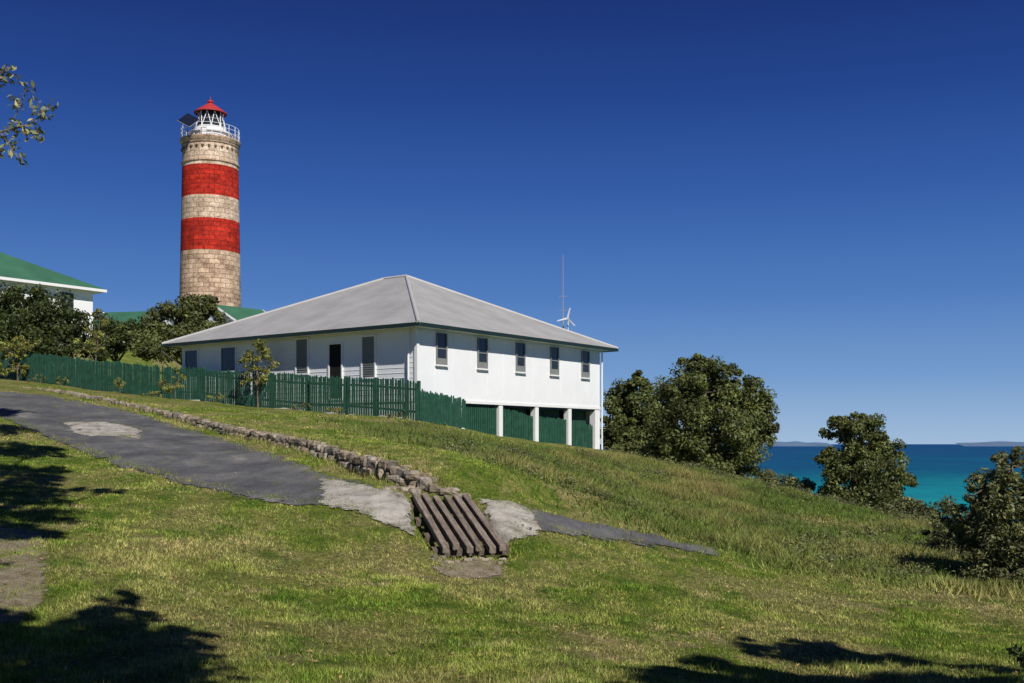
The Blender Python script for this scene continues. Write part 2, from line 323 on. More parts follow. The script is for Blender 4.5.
# ------------------------------------------------------------------ paths
def inpoly(x,y,poly):
    c=np.zeros(x.shape,bool); j=len(poly)-1
    for i in range(len(poly)):
        xi,yi=poly[i]; xj,yj=poly[j]
        c^=((yi>y)!=(yj>y))&(x<(xj-xi)*(y-yi)/(yj-yi+1e-12)+xi); j=i
    return c
POLYS=[]
def strip(name,up,lo,mat,off,ext=0.12,step=0.12,nc=20,sh=0.28,excl=True):
    def rs0(pts,m):
        pts=np.array(pts); s=np.r_[0,np.cumsum(np.linalg.norm(np.diff(pts,axis=0),axis=1))]; t=np.linspace(0,s[-1],m)
        return np.stack([np.interp(t,s,pts[:,0]),np.interp(t,s,pts[:,1])],1),s[-1]
    a=[hit(*p) for p in up]; c=[hit(*p) for p in lo]
    m=max(4,int(max(rs0(a,3)[1],rs0(c,3)[1])/step)); a,sa=rs0(a,m); c,sb=rs0(c,m)
    for _ in range(6):
        for q in (a,c): q[1:-1]=(q[:-2]+2*q[1:-1]+q[2:])/4
    dirn=(a-c); wd=np.linalg.norm(dirn,axis=1); dirn/=wd[:,None]+1e-9
    a=a+dirn*ext; c=c-dirn*ext; wd=wd+2*ext
    t=np.linspace(0,1,nc+1)[None,:,None]; G=a[:,None]*(1-t)+c[:,None]*t
    Z=zfull(G[...,0].ravel(),G[...,1].ravel()).reshape(m,nc+1)+off
    tt=np.linspace(0,1,nc+1)[None]; D=np.minimum(tt,1-tt)*wd[:,None]
    al=np.linspace(0,1,m)[:,None]*(sa+sb)/2; D=np.minimum(D,np.minimum(al,al[::-1]))
    b=MB(); V=np.dstack([G,Z]).reshape(-1,3); b.v=[tuple(v) for v in V]; b.col=[(float(q),1,1,1) for q in D.ravel()]; b.mat(mat)
    for i in range(m-1):
        for j in range(nc):
            q=i*(nc+1)+j; b.f.append([q,q+nc+1,q+nc+2,q+1]); b.mi.append(0); b.uv.append([(0,0)]*4)
    o=b.obj(name,smooth=True)
    if excl: POLYS.append(np.r_[a-dirn*sh,(c+dirn*sh)[::-1]])
    return o
strip("asphalt_path",[(-60,386),(0,392),(60,398),(130,412),(200,433),(280,459),(350,484),(380,492)],[(-60,405),(0,417),(60,441),(120,466),(180,482),(240,495),(300,505),(352,511)],M_ASPH,0.02,0.2,sh=0.42)
strip("concrete_path",[(318,481),(372,490),(416,500)],[(318,508),(372,518),(416,535)],M_CONC,0.028,0.18)
strip("concrete_path",[(472,502),(500,507),(538,518)],[(503,542),(513,540),(542,534)],M_CONC,0.028,0.18,0.08)
strip("asphalt_path",[(514,513),(560,519),(620,530),(720,553)],[(514,531),(560,535),(620,543),(720,557)],M_ASPH,0.024,0.15,sh=0.3)
strip("sandy_patch",[(-60,525),(15,526),(62,535)],[(-60,640),(15,625),(55,590)],M_SAND,0.006,0.2,excl=False)
strip("sandy_patch",[(418,555),(455,558),(512,550)],[(424,566),(465,584),(520,568)],M_SAND,0.012,0.15,sh=0.35,excl=False)
strip("concrete_patch",[(60,423),(100,422),(144,432)],[(72,434),(105,437),(140,439)],M_CONC,0.03,0.15)

# ------------------------------------------------------------------ stone retaining wall
b=MB()
def rock(b,c,r,col,seed,yaw=None):
    rr=random.Random(seed); b.c=col
    n1,n2=8,6; base=len(b.v); ph=rr.uniform(0,6.28)
    if yaw is None: yaw=rr.uniform(0,3.14)
    for i in range(n2+1):
        th=math.pi*i/n2
        for j in range(n1):
            f=2*math.pi*j/n1
            d=Vector((math.sin(th)*math.cos(f),math.sin(th)*math.sin(f),math.cos(th)))
            k_=1+0.14*math.sin(3*f+ph)*math.sin(th)+0.12*rr.uniform(-1,1)
            q=Vector([math.copysign(abs(v)**0.6,v) for v in d])*k_
            x,y=q.x*r[0],q.y*r[1]
            b.vert((c[0]+x*math.cos(yaw)-y*math.sin(yaw),c[1]+x*math.sin(yaw)+y*math.cos(yaw),c[2]+q.z*r[2]))
    for i in range(n2):
        for j in range(n1):
            k2=(j+1)%n1; b.f.append([base+i*n1+j,base+i*n1+k2,base+(i+1)*n1+k2,base+(i+1)*n1+j]); b.mi.append(b.mat(M_ROCK)); b.uv.append([(0,0)]*4)
s=0.2; sd=0
pal=[(0.38,0.32,0.25),(0.28,0.24,0.19),(0.46,0.4,0.33),(0.33,0.27,0.2),(0.23,0.21,0.18),(0.37,0.31,0.23),(0.42,0.38,0.32)]
M_MORTAR=paint("rough_mortar",(0.22,0.2,0.16),0.95,0.3,6,0.05,0.8)
prev=None
for s_ in np.arange(0.3,WT-0.2,0.25):
    x=np.interp(s_,WS,WL[:,0]); y=np.interp(s_,WS,WL[:,1]); i=max(0,min(len(WL)-2,np.searchsorted(WS,s_)-1)); tn=(WL[i+1]-WL[i]); tn/=np.linalg.norm(tn); nn=np.array([-tn[1],tn[0]])
    g=float(zbase(x,y)[0]); h=float(wallh(np.array([s_]))[0]); p_=[(x+nn[0]*q,y+nn[1]*q,g+z_) for q,z_ in ((0.02,-0.1),(0.06,h*0.92),(0.3,h*0.97),(0.34,-0.1))]
    if prev:
        for q in range(3): b.face([prev[q],p_[q],p_[q+1],prev[q+1]],M_MORTAR)
    prev=p_
while s<WT+0.1:
    h=float(wallh(np.array([min(s,WT)]))[0])+0.04
    x=np.interp(s,WS,WL[:,0]); y=np.interp(s,WS,WL[:,1]); i=max(0,min(len(WL)-2,np.searchsorted(WS,s)-1))
    tn=(WL[i+1]-WL[i]); tn/=np.linalg.norm(tn); nn=np.array([-tn[1],tn[0]]); yaw=math.atan2(tn[1],tn[0])
    g=float(zbase(x,y)[0]); cs=max(1,int(round(h/0.15))); rh=h/cs
    for c in range(cs):
        lx=random.uniform(-0.07,0.07); dd=0.06+c*0.05+random.uniform(-0.04,0.03)
        f=random.uniform(0.65,1.4)
        r=(random.uniform(0.09,0.17)*f,random.uniform(0.09,0.12),rh*random.uniform(0.42,0.64)); sd+=1
        cc=random.choice(pal); f=random.uniform(0.6,1.2)
        rock(b,(x+tn[0]*lx+nn[0]*dd,y+tn[1]*lx+nn[1]*dd,g+rh*(c+0.45)+random.uniform(-0.025,0.015)),r,tuple(v*f for v in cc),sd,yaw+random.uniform(-0.3,0.3))
    if random.random()<0.7: rock(b,(x+nn[0]*0.25,y+nn[1]*0.25,g+h-0.06+random.uniform(-0.02,0.02)),(0.13*random.uniform(0.7,1.3),0.11,0.055),random.choice(pal),sd+5000,yaw)
    s+=random.uniform(0.18,0.34)
for _ in range(16):
    px=random.uniform(385,425); p=hit(px,random.uniform(484,494)); r=random.uniform(0.04,0.09); sd+=1
    rock(b,(p[0],p[1],zs(*p)+r*0.2),(r*1.2,r,r*0.7),random.choice(pal),sd)
for _ in range(14):
    px=random.uniform(435,510); p=hit(px,random.uniform(556,566)); r=random.uniform(0.03,0.06); sd+=1
    rock(b,(p[0],p[1],zs(*p)+r*0.3),(r*1.2,r,r*0.7),random.choice(pal),sd)
b.obj("stone_retaining_wall",smooth=False)

# ------------------------------------------------------------------ plank bridge
br=empty("plank_footbridge")
zf=float(zbase(*(bc-bl*BLEN/2))[0])+0.06; zn=float(zbase(*(bc+bl*BLEN/2))[0])+0.07
def bfr(a,w_,z):
    t=a/BLEN; P=bc+bl*(a-BLEN/2)+bw*w_; return (P[0],P[1],zf+(zn-zf)*t+z)
npk=6; pw=BW/npk
ends=[0.10,-0.02,0.06,0.0,0.09,0.03]
for i in range(npk):
    b=MB(); g=random.uniform(0.75,1.25); b.c=(0.225*g,0.19*g,0.16*g)
    w0=-BW/2+i*pw+0.038+random.uniform(-0.01,0.01); w1=w0+pw-0.076; e0=random.uniform(-0.1,0.06); dz=random.uniform(-0.014,0.016); tw=random.uniform(-0.03,0.03)
    f_=lambda a,w_,z,tw=tw: bfr(a,w_+tw*(a/BLEN-0.5),z)
    b.box(f_,(e0,w0,-0.11+dz),(BLEN+ends[i],w1,dz),M_WOOD)
    o=b.obj("plank_%d"%(i+1),br); bv=o.modifiers.new("b",'BEVEL'); bv.width=0.015; bv.segments=2
for j,a in enumerate((0.18,BLEN*0.36,BLEN*0.66,BLEN-0.2)):
    b=MB(); b.c=(0.14,0.115,0.095); b.box(bfr,(a-0.07,-BW/2-0.06,-0.23),(a+0.07,BW/2+0.06,-0.128),M_WOOD); b.obj("bearer_%d"%(j+1),br)

# ------------------------------------------------------------------ house
r_=np.array([0.593,0.805]); r_/=np.linalg.norm(r_); l_=np.array([-r_[1],r_[0]])
C=np.array([-3.63,42.0])
def fr(u,v,z): q=C+r_*u+l_*v; return (q[0],q[1],z)
def ur(px): k_=(px-CX)/F; return (C[0]-k_*C[1])/(k_*r_[1]-r_[0])
def vl(px): k_=(px-CX)/F; return (C[0]-k_*C[1])/(k_*l_[1]-l_[0])
LR,LL=13.2,14.3; ZF,ZE=1.72,4.42
house=empty("white_hip_roof_house")
b=MB()
b.box(fr,(0,0,ZF),(LR,LL,ZE),M_WHITE)
for i in range(1,12):
    u=LR*i/12; b.box(fr,(u-0.02,-0.012,ZF+0.16),(u+0.02,0.01,ZE-0.01),M_WHITE)
b.box(fr,(-0.025,-0.03,ZF-0.12),(LR+0.02,LL,ZF-0.003),M_WHITE2)
for zz in np.arange(ZF+0.18,ZE,0.2):
    b.box(fr,(-0.012,0.02,zz),(0.01,LL,zz+0.018),M_WHITE2)
b.box(fr,(-0.05,-0.05,ZF),(0.09,0.09,ZE-0.01),M_WHITE2)
b.obj("walls",house)
o=0.55; b=MB()
b.box(fr,(-o,-o,ZE),(LR+o,LL+o,ZE+0.04),M_WHITE2)
for a,c in (((-o-0.1,-o-0.1),(LR+o+0.1,-o)),((-o-0.1,LL+o),(LR+o+0.1,LL+o+0.1)),((-o-0.1,-o),(-o,LL+o)),((LR+o,-o),(LR+o+0.1,LL+o))):
    b.box(fr,(a[0],a[1],ZE-0.03),(c[0],c[1],ZE+0.11),M_GREEND)
b.obj("eaves_gutter",house)
b=MB(); e=o+0.07; z0=ZE+0.10; W_=LR+2*e; D_=LL+2*e; zr=7.75; cu=LR/2; h=W_/2-0.15
c1=[(-e,-e),(LR+e,-e),(LR+e,LL+e),(-e,LL+e)]; r1=(cu,-e+h); r2=(cu,LL+e-h)
sl_=math.hypot(h,zr-z0)
def P3(q,z): return fr(q[0],q[1],z)
b.face([P3(c1[0],z0),P3(c1[1],z0),P3(r1,zr)],M_IRON,[(0,0),(W_,0),(W_/2,sl_)])
b.face([P3(c1[2],z0),P3(c1[3],z0),P3(r2,zr)],M_IRON,[(0,0),(W_,0),(W_/2,sl_)])
b.face([P3(c1[1],z0),P3(c1[2],z0),P3(r2,zr),P3(r1,zr)],M_IRON,[(0,0),(D_,0),(D_-h,sl_),(h,sl_)])
b.face([P3(c1[3],z0),P3(c1[0],z0),P3(r1,zr),P3(r2,zr)],M_IRON,[(0,0),(D_,0),(D_-h,sl_),(h,sl_)])
b.obj("roof",house)
b=MB()
M_CAP=paint("ridge_capping",(0.42,0.41,0.4),0.6,0.08,2)
for q,rr in ((c1[0],r1),(c1[1],r1),(c1[2],r2),(c1[3],r2)): b.tube(P3(q,z0+0.01),P3(rr,zr),0.08,0.08,M_CAP,8)
b.tube(P3(r1,zr),P3(r2,zr),0.09,0.09,M_CAP,8); b.obj("ridge_caps",house)
def win_r(u0,u1,z0,z1,name):
    b=MB(); fw=0.06
    b.box(fr,(u0,-0.02,z0),(u1,0.02,z1),M_GLASS)
    b.box(fr,(u0-fw,-0.06,z0-fw),(u0,0.03,z1+0.03),M_SHUT); b.box(fr,(u1,-0.06,z0-fw),(u1+fw,0.03,z1+0.03),M_SHUT)
    b.box(fr,(u0,-0.055,z0-fw),(u1,0.03,z0),M_SHUT); b.box(fr,(u0,-0.055,z1),(u1,0.03,z1+0.03),M_SHUT)
    b.box(fr,(u0,-0.045,(z0+z1)/2-0.02),(u1,-0.021,(z0+z1)/2+0.02),M_SHUT)
    b.box(fr,(u0-fw-0.05,-0.12,z0-fw-0.06),(u1+fw+0.05,0.02,z0-fw-0.003),M_WHITE2)
    b.box(fr,(u0,-0.05,z0+0.002),(u1,-0.022,z0+0.2),M_SHUT)
    b.obj(name,house)
for i,pxc in enumerate((441,482,520,554,585)):
    u=ur(pxc); win_r(u-0.27,u+0.27,3.12,4.28,"window_%d"%(i+1))
def win_l(px0,px1,z0,z1,m,name,sl=False):
    v0,v1=vl(px1),vl(px0); b=MB(); fw=0.07
    b.box(fr,(-0.02,v0,z0),(0.02,v1,z1),m)
    if sl:
        zz=z0+0.05
        while zz<z1-0.05: b.box(fr,(-0.045,v0+0.02,zz),(-0.021,v1-0.02,zz+0.045),m); zz+=0.09
    for a,c in (((v0-fw,z0-fw),(v0,z1+fw)),((v1,z0-fw),(v1+fw,z1+fw)),((v0,z0-fw),(v1,z0)),((v0,z1),(v1,z1+fw))):
        b.box(fr,(-0.06,a[0],a[1]),(0.03,c[0],c[1]),M_WHITE2)
    b.obj(name,house)
win_l(363,375,2.6,4.2,M_SHUT,"shutter_1",True)
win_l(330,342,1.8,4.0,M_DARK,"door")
win_l(297,308,2.9,4.3,M_SHUT,"shutter_2",True)
win_l(222,236,3.2,4.2,M_GLASS,"window_6")
win_l(186,198,3.2,4.2,M_GLASS,"window_7")
b=MB()
posts=[ur(463),ur(501),ur(537),ur(570)]
for u in posts: b.box(fr,(u-0.13,-0.0,-1.3),(u+0.13,0.25,ZF-0.123),M_WHITE2)
b.box(fr,(LR-0.42,0,-1.6),(LR,0.3,ZF-0.123),M_WHITE2)
b.box(fr,(0,0,-1.3),(0.25,0.25,ZF-0.123),M_WHITE2)
b.box(fr,(LR-0.2,0.3,-1.6),(LR-0.02,LL-0.1,ZF-0.123),M_WHITE)
b.box(fr,(0.02,0.3,-1.0),(0.2,LL-0.1,ZF-0.123),M_WHITE)
b.obj("stumps",house)
b=MB(); ed=[0.12]+posts+[LR-0.27]
for a,c in zip(ed[:-1],ed[1:]):
    a0,c0=a+0.15,c-0.16
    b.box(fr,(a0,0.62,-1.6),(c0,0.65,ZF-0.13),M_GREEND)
    u=a0
    while u<c0-0.06:
        b.box(fr,(u,0.50,-1.5),(u+0.1,0.53,ZF-0.2),M_GREEN)
        zt=zs(*fr(u,0.1,0)[:2])+1.15+random.uniform(-0.04,0.04)
        b.box(fr,(u+0.01,0.10+random.uniform(0,0.01),-1.5),(u+0.092,0.13,zt),M_GREEN); u+=0.125
    b.box(fr,(a0,0.07,ZF-0.22),(c0,0.119,ZF-0.13),M_GREEND)
b.obj("undercroft_screens",house)
b=MB(); b.tube(fr(LR+0.06,-0.09,-1),fr(LR+0.06,-0.09,ZE),0.04,0.04,M_WHITE2,8); b.tube(fr(-0.1,0.35,0.8),fr(-0.1,0.35,ZE),0.04,0.04,M_WHITE2,8); b.obj("downpipes",house)

# ------------------------------------------------------------------ fence
def picket(name,A0,B0,h,wd=0.085,gap=0.03):
    A0=np.array(A0);B0=np.array(B0); d=B0-A0; Ln=np.linalg.norm(d); d/=Ln; nn=np.array([d[1],-d[0]]); 
    if nn[1]>0: nn=-nn
    b=MB(); s=0
    def f(a,c,z): q=A0+d*a+nn*c; return (q[0],q[1],z)
    while s<Ln:
        if random.random()<0.02: s+=wd+gap; continue
        q=A0+d*s; g=zs(*q); hh=h+random.uniform(-0.05,0.05); t=random.uniform(-0.018,0.018); o_=random.uniform(0,0.014)
        zb=g+0.03; zt=g+hh
        P=[(s,zb),(s+wd,zb),(s+wd+t,zt-0.05),(s+wd/2+t,zt),(s+t,zt-0.05)]
        fr1=[f(x,0.02+o_,z) for x,z in P]; bk=[f(x,0.0,z) for x,z in P]
        b.face(fr1,M_GREEN); b.face(bk[::-1],M_GREEN)
        for i in range(5): j=(i+1)%5; b.face([fr1[i],bk[i],bk[j],fr1[j]],M_GREEN)
        s+=wd+gap
    s=0
    while s<Ln:
        e=min(s+2.2,Ln); g0=zs(*(A0+d*s)); g1=zs(*(A0+d*e))
        for k_ in (0.3,h-0.35):
            pts=[f(s,-0.003,g0+k_),f(e,-0.003,g1+k_),f(e,-0.003,g1+k_+0.08),f(s,-0.003,g0+k_+0.08)]
            pb=[f(s,-0.05,g0+k_),f(e,-0.05,g1+k_),f(e,-0.05,g1+k_+0.08),f(s,-0.05,g0+k_+0.08)]
            b.face(pts,M_GREEN); b.face(pb,M_GREEN)
            for i in range(4): j=(i+1)%4; b.face([pts[i],pts[j],pb[j],pb[i]],M_GREEN)
        b.box(f,(s-0.05,-0.15,g0-0.2),(s+0.05,-0.051,g0+h+0.02),M_GREEN)
        s+=2.2
    return b.obj(name)
Fp=[np.array(pp(px,0,d)[:2]) for px,d in ((417,40.6),(345,42.9),(200,48.2),(0,56.5),(-120,62))]
picket("picket_fence",Fp[0],Fp[1],1.48,0.082,0.046)
picket("picket_fence",Fp[1],Fp[2],1.46,0.085,0.042)
picket("picket_fence",Fp[2],Fp[3],1.45,0.09,0.036)
picket("picket_fence",Fp[3],Fp[4],1.45,0.095,0.03)
picket("picket_fence",Fp[0]+np.array([0.1,0.0]),np.array(fr(posts[0]-0.3,-0.35,0)[:2]),1.2,0.09,0.035)

# ------------------------------------------------------------------ lighthouse
LH=empty("lighthouse"); LD=102.6; lc=((210.5-CX)/F*LD,LD)
zl=lambda y:(HY-y)/11.0
def rad(y): return (27.0+(y-135)*3.0/165)/11*1.02
def seg(name,y0,y1,m,n=6):
    b=MB(); ys=np.linspace(y0,y1,n); b.lathe(lc,[(rad(y),zl(y)) for y in ys],m,64); return b.obj(name,LH)
seg("base_stone",352,249,M_STONE); seg("lower_red_band",249,217,M_REDST); seg("middle_stone",217,194,M_CREAM); seg("upper_red_band",194,163,M_REDST); seg("top_stone",163,141,M_CREAM)
b=MB(); 
b.lathe(lc,[(rad(141),zl(141)),(rad(141)+0.08,zl(140.6)),(rad(141)+0.08,zl(139.5)),(2.68,zl(138)),(2.76,zl(136)),(2.76,zl(134.2)),(1.0,zl(134.1))],M_STONE,64)
b.lathe(lc,[(rad(158)+0.003,zl(160)),(rad(158)+0.09,zl(159.5)),(rad(158)+0.09,zl(157.5)),(rad(158)+0.003,zl(157))],M_STONE,64)
b.obj("gallery_cornice",LH)
b=MB()
for i in range(28):
    t=2*math.pi*i/28; x=lc[0]+(rad(150)+0.0)*math.cos(t); y=lc[1]+(rad(150))*math.sin(t)
    b.tube((x,y,zl(146)),(x,y,zl(144)),0.1,0.16,M_STONE,5)
b.obj("corbels",LH)
b=MB(); gz=zl(134.2)
for i in range(20):
    t=2*math.pi*i/20; x=lc[0]+2.62*math.cos(t); y=lc[1]+2.62*math.sin(t)
    b.tube((x,y,gz),(x,y,gz+1.15),0.03,0.03,M_WHITE2,5)
for hz in (0.4,0.8,1.15):
    for i in range(48):
        t0=2*math.pi*i/48;t1=2*math.pi*(i+1)/48
        b.tube((lc[0]+2.62*math.cos(t0),lc[1]+2.62*math.sin(t0),gz+hz),(lc[0]+2.62*math.cos(t1),lc[1]+2.62*math.sin(t1),gz+hz),0.022,0.022,M_WHITE2,5)
b.obj("gallery_railing",LH)
b=MB()
b.lathe(lc,[(1.75,gz+0.01),(1.75,zl(127)),(1.95,zl(127)),(1.95,zl(126)),(1.5,zl(126)),(1.45,zl(121.5))],M_WHITE2,32); b.obj("lantern_drum",LH)
b=MB(); b.lathe(lc,[(1.32,zl(121.5)),(0.98,zl(104.5))],M_GLASS,16)
N=10
for i in range(N):
    t0=2*math.pi*i/N;t1=2*math.pi*(i+0.5)/N;t2=2*math.pi*(i+1)/N
    p=lambda t,r,y:(lc[0]+r*math.cos(t),lc[1]+r*math.sin(t),zl(y))
    b.tube(p(t0,1.4,121),p(t1,1.05,104.5),0.04,0.04,M_WHITE2,5); b.tube(p(t2,1.4,121),p(t1,1.05,104.5),0.04,0.04,M_WHITE2,5)
    b.tube(p(t0,1.42,121),p(t2,1.42,121),0.06,0.06,M_WHITE2,5); b.tube(p(t0,1.22,112.8),p(t2,1.22,112.8),0.035,0.035,M_METAL,5)
b.obj("lantern_glazing",LH)
b=MB(); b.lathe(lc,[(1.5,zl(105.5)),(1.5,zl(104.5)),(1.05,zl(101)),(0.62,zl(97.5)),(0.3,zl(95.6)),(0.2,zl(94.5))],M_RED,32)
b.lathe(lc,[(0.2,zl(94.5)),(0.3,zl(93.6)),(0.3,zl(92.8)),(0.15,zl(91.6)),(0.05,zl(91.4)),(0.03,zl(88))],M_RED,16); b.obj("lantern_roof",LH,True)
b=MB()
def sf(x,y,z):
    q=Vector((x,y,z)); q.rotate(Euler((math.radians(-42),math.radians(28),math.radians(-25)))); return (lc[0]-1.15+q.x,99.6+q.y,zl(121)+q.z)
b.box(sf,(-0.75,-0.03,-0.6),(0.75,0.03,0.6),M_SOLAR); b.box(sf,(-0.8,0.035,-0.65),(0.8,0.06,0.65),M_METAL)
b.tube((lc[0]-1.5,100.25,gz+0.1),sf(0,0.05,0),0.05,0.05,M_METAL); b.tube((lc[0]-1.1,100.3,gz+0.1),sf(0.3,0.05,0.3),0.04,0.04,M_METAL); b.obj("solar_panel",LH)
b=MB(); b.tube((lc[0]+1.7,100.7,gz),(lc[0]+1.7,100.7,gz+2.0),0.03,0.02,M_METAL); b.box(lambda x,y,z:(lc[0]-0.3+x,100.4+y,gz+z),(0,0,0),(0.5,0.3,0.9),M_WHITE2); b.obj("gallery_equipment",LH)

# ------------------------------------------------------------------ antenna mast, wind turbine
b=MB(); x=(563-CX)/F*63; g=zs(x,63); b.tube((x,63,g-0.2),(x,63,7.2),0.055,0.045,M_METAL); b.tube((x,63,7.2),(x,63,10.8),0.028,0.016,M_METAL)
for z in (7.6,8.4): b.tube((x-0.25,63,z),(x+0.25,63,z),0.015,0.015,M_METAL)
b.obj("antenna_mast")
M_TURB=paint("turbine_grey",(0.55,0.57,0.6),0.5,0.05)
b=MB(); x=(568-CX)/F*62; g=zs(x,62); zc=7.0; b.tube((x,62,g-0.2),(x,62,zc),0.045,0.04,M_TURB,8)
b.tube((x-0.05,61.75,zc),(x+0.05,62.3,zc),0.08,0.05,M_TURB,8); b.box(lambda u,v,z:(x+0.05+u,62.3+v,zc+z),(-0.01,0,-0.02),(0.01,0.45,0.22),M_TURB)
for i in range(3):
    t=math.radians(75+120*i); q=Vector((x-0.05,61.72,zc)); d=Vector((math.cos(t),0,math.sin(t))); s_=Vector((-d.z,0,d.x))
    b.face([q+s_*0.05,q+d*0.6+s_*0.03,q+d*0.6-s_*0.03,q-s_*0.06+Vector((0,0.04,0))],M_TURB)
b.obj("wind_turbine")

# ------------------------------------------------------------------ background cottages
def frame_at(P0): 
    P0=np.array(P0); return lambda u,v,z:(*(P0+r_*u+l_*v),z)
cot=empty("green_roof_cottage"); f2=frame_at((-29.6,80)); ze=11.0
b=MB(); b.box(f2,(-22,0.6,6),(-0.6,11.4,ze-0.003),M_WHITE); b.obj("walls",cot)
b=MB(); b.box(f2,(-22.6,0,ze),(0,12,ze+0.04),M_WHITE2)
b.box(f2,(-22.7,-0.1,ze-0.05),(0.1,0,ze+0.14),M_WHITE2); b.box(f2,(0,0,ze-0.05),(0.1,12,ze+0.14),M_WHITE2); b.obj("eaves",cot)
b=MB(); za=ze+0.14; zb=ze+3.15
b.face([f2(0.1,-0.1,za),f2(0.1,12.1,za),f2(-6,6,zb)],M_GROOF); b.face([f2(-22.7,-0.1,za),f2(0.1,-0.1,za),f2(-6,6,zb),f2(-16.6,6,zb)],M_GROOF)
b.face([f2(0.1,12.1,za),f2(-22.7,12.1,za),f2(-16.6,6,zb),f2(-6,6,zb)],M_GROOF); b.face([f2(-22.7,12.1,za),f2(-22.7,-0.1,za),f2(-16.6,6,zb)],M_GROOF); b.obj("roof",cot)
b=MB()
for u in (-2.6,-4.6,-6.6,-9.5,-12.5): b.box(f2,(u-0.45,0.55,9.2),(u+0.45,0.62,10.7),M_GLASS); b.box(f2,(u-0.5,0.5,9.1),(u+0.5,0.598,9.2),M_WHITE2)
b.obj("windows",cot)
def gable(name,px0,px1,d,yeave,yridge,depth,yaw,ov=0.3):
    e_=empty(name); x0=(px0-CX)/F*d; x1=(px1-CX)/F*d; Wd=x1-x0; ze=(HY-yeave)/F*d; zr=(HY-yridge)/F*d
    c_,s_=math.cos(yaw),math.sin(yaw)
    f=lambda u,v,z:(x0+u*c_-v*s_,d+u*s_+v*c_,z)
    b=MB(); b.box(f,(ov,ov,ze-4),(Wd-ov,depth-ov,ze),M_WHITE)
    for u in (ov,Wd-ov): b.face([f(u,ov,ze+0.002),f(u,depth-ov,ze+0.002),f(u,depth/2,zr-0.12)],M_WHITE)
    b.obj("walls",e_); b=MB()
    for v in (0,depth):
        b.face([f(0,v,ze-0.1),f(Wd,v,ze-0.1),f(Wd,depth/2,zr),f(0,depth/2,zr)],M_GROOF)
        b.face([f(0,v,ze-0.2),f(Wd,v,ze-0.2),f(Wd,depth/2,zr-0.1),f(0,depth/2,zr-0.1)],M_GREEND)
    for u in (0,Wd):
        b.tube(f(u,0,ze-0.15),f(u,depth/2,zr-0.05),0.09,0.09,M_WHITE2,4); b.tube(f(u,depth,ze-0.15),f(u,depth/2,zr-0.05),0.09,0.09,M_WHITE2,4)
    b.obj("roof",e_)
gable("green_roof_shed",78,150,84,324,307,7,math.radians(-12))
gable("green_roof_outbuilding",236,300,88,319,301,6,math.radians(52))

# ------------------------------------------------------------------ vegetation
def leaves(centres,rad_,n_per,size,aspect=0.45,colvar=0.42,up=0.3):
    N=len(centres)*n_per; c=np.repeat(centres,n_per,0); R=np.repeat(rad_,n_per)[:,None]
    d=rng.normal(size=(N,3)); d/=np.linalg.norm(d,axis=1)[:,None]; rr=rng.random((N,1))**0.45
    off=d*rr*R; off[:,2]*=0.8
    p=c+off
    nv=d*0.8+rng.normal(size=(N,3))*0.7; nv[:,2]+=up; nv/=np.linalg.norm(nv,axis=1)[:,None]
    t=np.cross(nv,rng.normal(size=(N,3))); t/=np.linalg.norm(t,axis=1)[:,None]; s=np.cross(nv,t)
    L=size*rng.uniform(0.6,1.3,(N,1)); Wd=L*aspect
    V=np.stack([p-t*L*0.5,p+s*Wd*0.5+nv*L*0.06,p+t*L*0.5,p-s*Wd*0.5+nv*L*0.06],1).reshape(-1,3)
    cb=rng.uniform(1-colvar,1+colvar,len(centres))
    col=np.repeat(cb,n_per)[:,None]*rng.uniform(0.65,1.4,(N,1))*np.array([1,1,1.0])
    yl=rng.random((N,1)); col=col*np.where(yl>0.9,np.array([[1.7,1.45,0.9]]),1.0)
    return V,col
def tree(name,base,lobes,nclump,nleaf,size,mat,trunk_r=0.14,aspect=0.5,cl=0.27):
    e=empty(name); base=np.array(base); b=MB()
    allc=[];allr=[]
    top=np.mean([l[:3] for l in lobes],0)
    fork=Vector(base*0.6+np.array(top)*0.4); fork.z=base[2]+(top[2]-base[2])*0.45
    b.tube((base[0],base[1],base[2]-0.3),fork,trunk_r,trunk_r*0.7,M_BARK,8)
    W_=sum((q[3]*q[4]*q[5])**0.67 for q in lobes)
    for (x,y,z,rx,ry,rz) in lobes:
        m=max(6,int(nclump*(rx*ry*rz)**0.67/W_))
        d=rng.normal(size=(m,3)); d/=np.linalg.norm(d,axis=1)[:,None]
        f=rng.uniform(0.15,1.06,(m,1))**0.5
        c=np.array([x,y,z])+d*f*np.array([rx,ry,rz]); allc.append(c); allr.append(rng.uniform(0.5,1.25,m)*cl*(rx*ry*rz)**(1/3)*1.3)
        mid=Vector((x,y,z)); b.tube(fork,mid,trunk_r*0.6,trunk_r*0.3,M_BARK,6)
        for q in c[::3]: b.tube(mid,q,trunk_r*0.25,trunk_r*0.08,M_BARK,4)
    Cn=np.concatenate(allc); Rn=np.concatenate(allr)
    V,col=leaves(Cn,Rn,nleaf,size,aspect)
    b.obj("trunk",e); arrmesh("foliage",V,4,col,mat,e); return e
def lob(px,py,d,rpx,rpy,dd=0,ry=None):
    s=(d+dd)/F; return ((px-CX)*s,d+dd,(HY-py)*s,rpx*s,(ry if ry else rpx)*s,rpy*s)
def gb(px,d): x=(px-CX)/F*d; return (x,d,zs(x,d))
tree("coastal_tree",gb(632,58),[lob(633,407,58,26,32),lob(618,428,57,18,30),lob(650,434,57,26,32,1),lob(640,385,58,16,14),lob(612,446,57,14,18),lob(640,452,57,36,16),lob(664,408,59,16,20)],240,165,0.19,M_LEAF)
